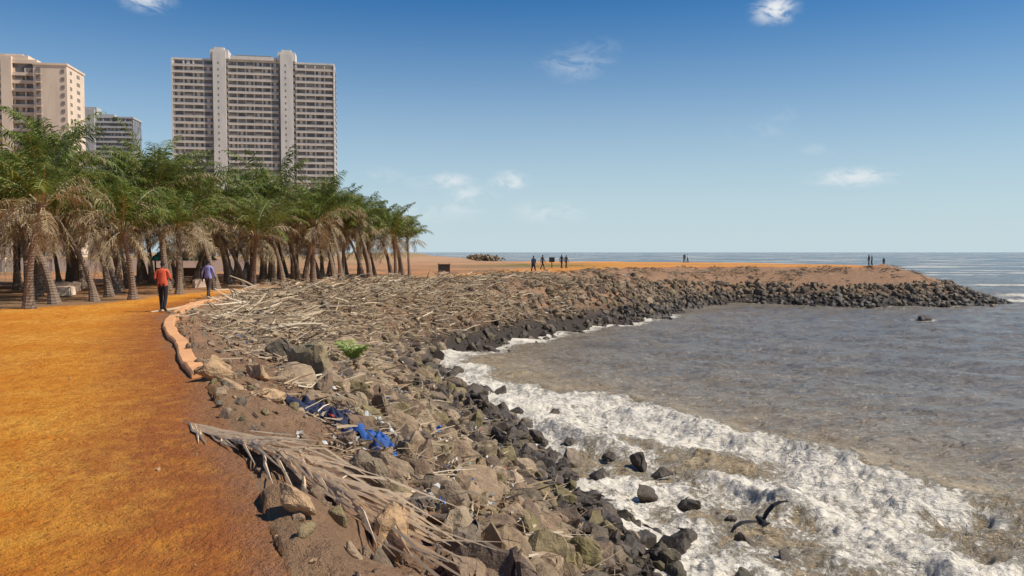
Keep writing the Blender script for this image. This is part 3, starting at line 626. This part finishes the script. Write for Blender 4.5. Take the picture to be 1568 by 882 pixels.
# ------------------------------------------------------------ people
def cm(name,c): return simple(name,c,.85,.2,8)
skin=cm('skin_brown',(.13,.065,.04)); hair=cm('hair_black',(.012,.01,.01)); shoe=cm('shoe',(.03,.025,.02)); eye=cm('eye',(.4,.4,.4)); lip=cm('lip',(.15,.05,.04))
def person(name,loc,rz,shirt,pants,h=1.74,stride=.22,armb=0,sleeve=1.16,wide=1.0):
    me=bpy.data.meshes.new('t'); V=[];Ed=[];R=[]
    def v(p,r,par=None,ry=None):
        V.append(p);R.append((r,ry or r)); 
        if par is not None: Ed.append((par,len(V)-1))
        return len(V)-1
    pel=v((0,0,.95),.150,None,.115); sp=v((0,0,1.13),.15*wide,pel,.11); ch=v((0,.005,1.32),.165*wide,sp,.12); uc=v((0,0,1.43),.12,ch,.08)
    nk=v((0,0,1.52),.054,uc); hb=v((0,.012,1.59),.068,nk,.075); hm=v((0,.015,1.665),.076,hb,.092); ht=v((0,.005,1.735),.055,hm,.065)
    for sd,ph in ((-1,1),(1,-1)):
        hp=v((sd*.095,0,.88),.098,pel); kn=v((sd*.10,stride*.55*ph+.03,.50),.075,hp); 
        ay=stride*ph-(.05 if ph<0 else 0); az=.09 if ph>0 else .13
        an=v((sd*.10,ay,az),.052,kn); ft=v((sd*.115,ay+.09,.05 if ph>0 else .07),.042,an); v((sd*.12,ay+.17,.035),.032,ft)
        sh=v((sd*.185,0,1.42),.066,uc); el=v((sd*.245,-stride*.35*ph-.02,1.15),.05,sh)
        if armb: wr=v((sd*.20,.17,1.07),.03,el); hd=Vector((-sd*.25,.9,.1)).normalized()
        else: wr=v((sd*.26,-stride*.6*ph+.05,.91),.031,el); hd=Vector((0,.2,-1)).normalized()
        w0=Vector(V[wr]); pa=v(tuple(w0+hd*.06),.034,wr,.022)
        side=Vector((0,1,0)) if not armb else Vector((0,0,1))
        for k_,(off,l) in enumerate(((-.027,.062),(-.009,.075),(.009,.07),(.027,.055))):
            b0=w0+hd*.085+side*off; a1=v(tuple(b0),.0095,pa); a2=v(tuple(b0+hd*l*.5+Vector((-sd*.006,0,0))),.0085,a1); v(tuple(b0+hd*l+Vector((-sd*.02,0,0))),.007,a2)
        t1=v(tuple(w0+hd*.035+side*.035),.011,wr); v(tuple(w0+hd*.075+side*.055),.009,t1)
    me.from_pydata(V,Ed,[]); o=bpy.data.objects.new('t',me); scene.collection.objects.link(o)
    sk=o.modifiers.new('s','SKIN'); sk.use_smooth_shade=True
    for i,r in enumerate(R): me.skin_vertices[0].data[i].radius=r
    me.skin_vertices[0].data[0].use_root=True
    su=o.modifiers.new('u','SUBSURF'); su.levels=1
    dg=bpy.context.evaluated_depsgraph_get(); m2=bpy.data.meshes.new_from_object(o.evaluated_get(dg)); bpy.data.objects.remove(o)
    m2.materials.clear()
    for m in (shirt,skin,hair,pants,shoe,eye,lip): m2.materials.append(m)
    bm=bmesh.new(); bm.from_mesh(m2)
    for f in bm.faces:
        c=f.calc_center_median(); arm=abs(c.x)>.19 and c.z>.7
        if armb and c.y>.13 and c.z>.95 and c.z<1.3: arm=True
        if c.z>1.5: m=2 if (c.z>1.69 or (c.y<.0 and c.z>1.585)) else 1
        elif c.z>1.495: m=1
        elif arm: m=0 if (c.z>sleeve and c.y<.12) else 1
        elif c.z>.93: m=0
        elif c.z>.085: m=3
        else: m=4
        f.material_index=m
    def ball(p,s,mi):
        r=bmesh.ops.create_icosphere(bm,subdivisions=2,radius=1,matrix=Matrix.Translation(p)@Matrix.Diagonal((*s,1)))
        for vv in r['verts']:
            for f in vv.link_faces: f.material_index=mi
    ball((0,.108,1.645),(.012,.02,.02),1)
    for s in (-1,1): ball((s*.078,.005,1.655),(.012,.02,.03),1); ball((s*.03,.098,1.668),(.011,.008,.007),5)
    ball((0,.098,1.605),(.025,.01,.006),6)
    for f in bm.faces: f.smooth=True
    bm.to_mesh(m2); bm.free(); m2.name=name
    ob=link(bpy.data.objects.new(name,m2)); s=h/1.79; ob.scale=(s,s,s); ob.location=(loc[0],loc[1],float(hz(loc[0],loc[1])[0])-.005); ob.rotation_euler=(0,0,rz)
    return ob
red=cm('shirt_red',(.68,.11,.045)); lav=cm('shirt_lavender',(.30,.28,.52)); blk=cm('trousers_black',(.015,.015,.018)); gry=cm('cloth_grey',(.08,.085,.1)); wht=cm('cloth_white',(.5,.5,.5)); brn=cm('trousers_brown',(.07,.05,.04)); dkb=cm('shirt_dark',(.03,.04,.07))
person('man_in_red_shirt',(-11.85,27),.05,red,blk,1.76,.12,1,1.16,1.12)
person('man_in_lavender_shirt',(-13.2,34.6),-.2,lav,brn,1.72,.2,0,.97,1.1)
person('walking_man',(1.95,72),.5,dkb,blk,1.75,.25)
person('standing_man',(3.45,90),-1.2,gry,blk,1.78,.28)
person('strolling_man',(6.1,98),-.8,dkb,blk,1.75,.2); person('strolling_man',(6.7,98.6),-.9,gry,blk,1.7,.22)
person('distant_visitor',(32.0,148),0,dkb,blk,1.8,.1); person('distant_visitor',(32.7,148.3),1,wht,blk,1.75,.1)
person('headland_visitor',(53.3,119),1.5,gry,blk,1.75,.1); person('headland_visitor',(54.2,120),1.2,blk,blk,1.7,.1); person('headland_visitor',(54.6,117),.2,dkb,gry,1.4,.05)
# ------------------------------------------------------------ bird (flying low over the surf)
def bird(name,loc,rot,s):
    bm=bmesh.new()
    bd=[(-.42,0,.0,.10,.012),(-.26,0,0,.05,.03),(-.15,0,0,.065,.055),(0,0,0,.085,.075),(.12,0,.01,.07,.065),(.20,0,.03,.045,.045),(.26,0,.045,.045,.045),(.31,0,.04,.025,.025),(.37,0,.025,.006,.006)]
    rings=[]
    for x_,y_,z_,ry,rz_ in bd:
        rings.append([bm.verts.new((x_,y_+ry*math.cos(a*.7854),z_+rz_*math.sin(a*.7854))) for a in range(8)])
    for i in range(len(rings)-1):
        for k_ in range(8): bm.faces.new((rings[i][k_],rings[i+1][k_],rings[i+1][(k_+1)%8],rings[i][(k_+1)%8]))
    bm.faces.new(rings[0]); bm.faces.new(rings[-1][::-1])
    for sd in (-1,1):
        sec=[(0.05,.14,-.15,.02),(.18,.18,-.17,.10),(.34,.17,-.18,.16),(.48,.10,-.20,.16),(.60,.0,-.22,.12)]
        up=[];dn=[]
        for yy,le,te,zz in sec:
            up.append([bm.verts.new((le,sd*yy,zz)),bm.verts.new(((le+te)/2,sd*yy,zz+.02)),bm.verts.new((te,sd*yy,zz))]); dn.append(bm.verts.new(((le+te)/2,sd*yy,zz-.008)))
        for i in range(len(sec)-1):
            a,b_=up[i],up[i+1]
            for f in ((a[0],a[1],b_[1],b_[0]),(a[1],a[2],b_[2],b_[1]),(a[0],b_[0],dn[i+1],dn[i]),(dn[i],dn[i+1],b_[2],a[2])): bm.faces.new(f)
        for j in range(5):
            a0=Vector((.0-.045*j,sd*(.60-.03*j),.12)); d=Vector((-.10-.10*j,sd*(.22-.035*j),-.05)); n_=Vector((.025,0,0))
            bm.faces.new([bm.verts.new(a0+n_),bm.verts.new(a0-n_),bm.verts.new(a0+d-n_*.2),bm.verts.new(a0+d+n_*.2)])
    bmesh.ops.recalc_face_normals(bm,faces=bm.faces)
    me=bpy.data.meshes.new(name); bm.to_mesh(me); bm.free(); me.materials.append(cm('feathers_dark',(.02,.016,.013)))
    o=link(bpy.data.objects.new(name,me)); o.location=loc; o.rotation_euler=rot; o.scale=(s,)*3
bird('crow_in_flight',(4.45,14,-2.8),(math.radians(-30),math.radians(10),math.radians(84)),.95)
# ------------------------------------------------------------ world
SE,SR=math.radians(50),math.radians(98)
w=bpy.data.worlds.new('World'); scene.world=w; w.use_nodes=True; nt=w.node_tree; q=NB(nt); bg=nt.nodes['Background']
sky=q.node('ShaderNodeTexSky',sky_type='NISHITA'); sky.sun_disc=False; sky.sun_elevation=SE; sky.sun_rotation=SR; sky.altitude=0; sky.air_density=1.0; sky.dust_density=.2; sky.ozone_density=4
tc=q.node('ShaderNodeTexCoord').outputs['Generated']
tot=None
def cdir(u,v): return Vector(((u-784)/1219,1,(386-v)/1219)).normalized()
for (u,v,rx,rz_,st) in [(1180,20,22,14,1.0),(232,4,24,12,.7),(880,103,40,16,.28),(780,278,20,11,.8),(690,277,26,9,.6),(715,297,24,11,.5),(760,292,18,8,.4),(1303,272,42,10,.7),(910,78,30,10,.15),(840,325,44,13,.35),(590,268,20,8,.25),(650,280,20,7,.35),(1160,205,40,14,.12),(1195,178,20,8,.14),(1245,232,20,8,.14),(660,325,50,14,.25),(700,320,30,9,.3)]:
    d=cdir(u,v); s=q.node('ShaderNodeVectorMath',operation='SUBTRACT'); q.l.new(tc,s.inputs[0]); s.inputs[1].default_value=d
    m=q.scale(s.outputs[0],(1219/rx,1219/rx,1219/rz_)); l=q.node('ShaderNodeVectorMath',operation='LENGTH'); q.l.new(m,l.inputs[0])
    g=q.math('MULTIPLY',q.ss(l.outputs['Value'],2.0,0.0),st); tot=g if tot is None else q.math('MAXIMUM',tot,g)
cn=q.noise(30,8,.68,q.scale(tc,(1,1,2.0)),.8)
cl=q.math('MULTIPLY',tot,q.ss(q.math('ADD',cn,q.math('MULTIPLY',tot,.14)),.40,.68))
hs=q.node('ShaderNodeHueSaturation'); hs.inputs['Saturation'].default_value=1.35; q.l.new(sky.outputs[0],hs.inputs['Color'])
elev=q.sep(tc)[2]
hz_=q.math('POWER',q.math('SUBTRACT',1.0,q.ss(elev,-.03,.40)),1.5)
col=q.mix(q.math('MULTIPLY',hz_,.95),q.mix(1.0,hs.outputs[0],(.44,.92,1.06),'MULTIPLY'),(6.6,7.9,8.6))
col=q.mix(cl,col,(9.6,9.9,10))
q.l.new(col,bg.inputs[0]); bg.inputs[1].default_value=.088
sd=bpy.data.lights.new('sun','SUN'); sd.energy=5.0; sd.angle=math.radians(.5); sd.color=(1,.93,.83)
so=link(bpy.data.objects.new('sun',sd)); dv=Vector((math.sin(SR)*math.cos(SE),math.cos(SR)*math.cos(SE),math.sin(SE)))
so.rotation_euler=dv.to_track_quat('Z','Y').to_euler(); so.location=(50,20,60)
# ------------------------------------------------------------ camera
cd=bpy.data.cameras.new('camera'); cd.lens=28; cd.sensor_width=36; cd.clip_start=.1; cd.clip_end=60000
co=link(bpy.data.objects.new('camera',cd)); co.location=(0,0,2.0); co.rotation_euler=(math.radians(90-2.58),0,0); scene.camera=co
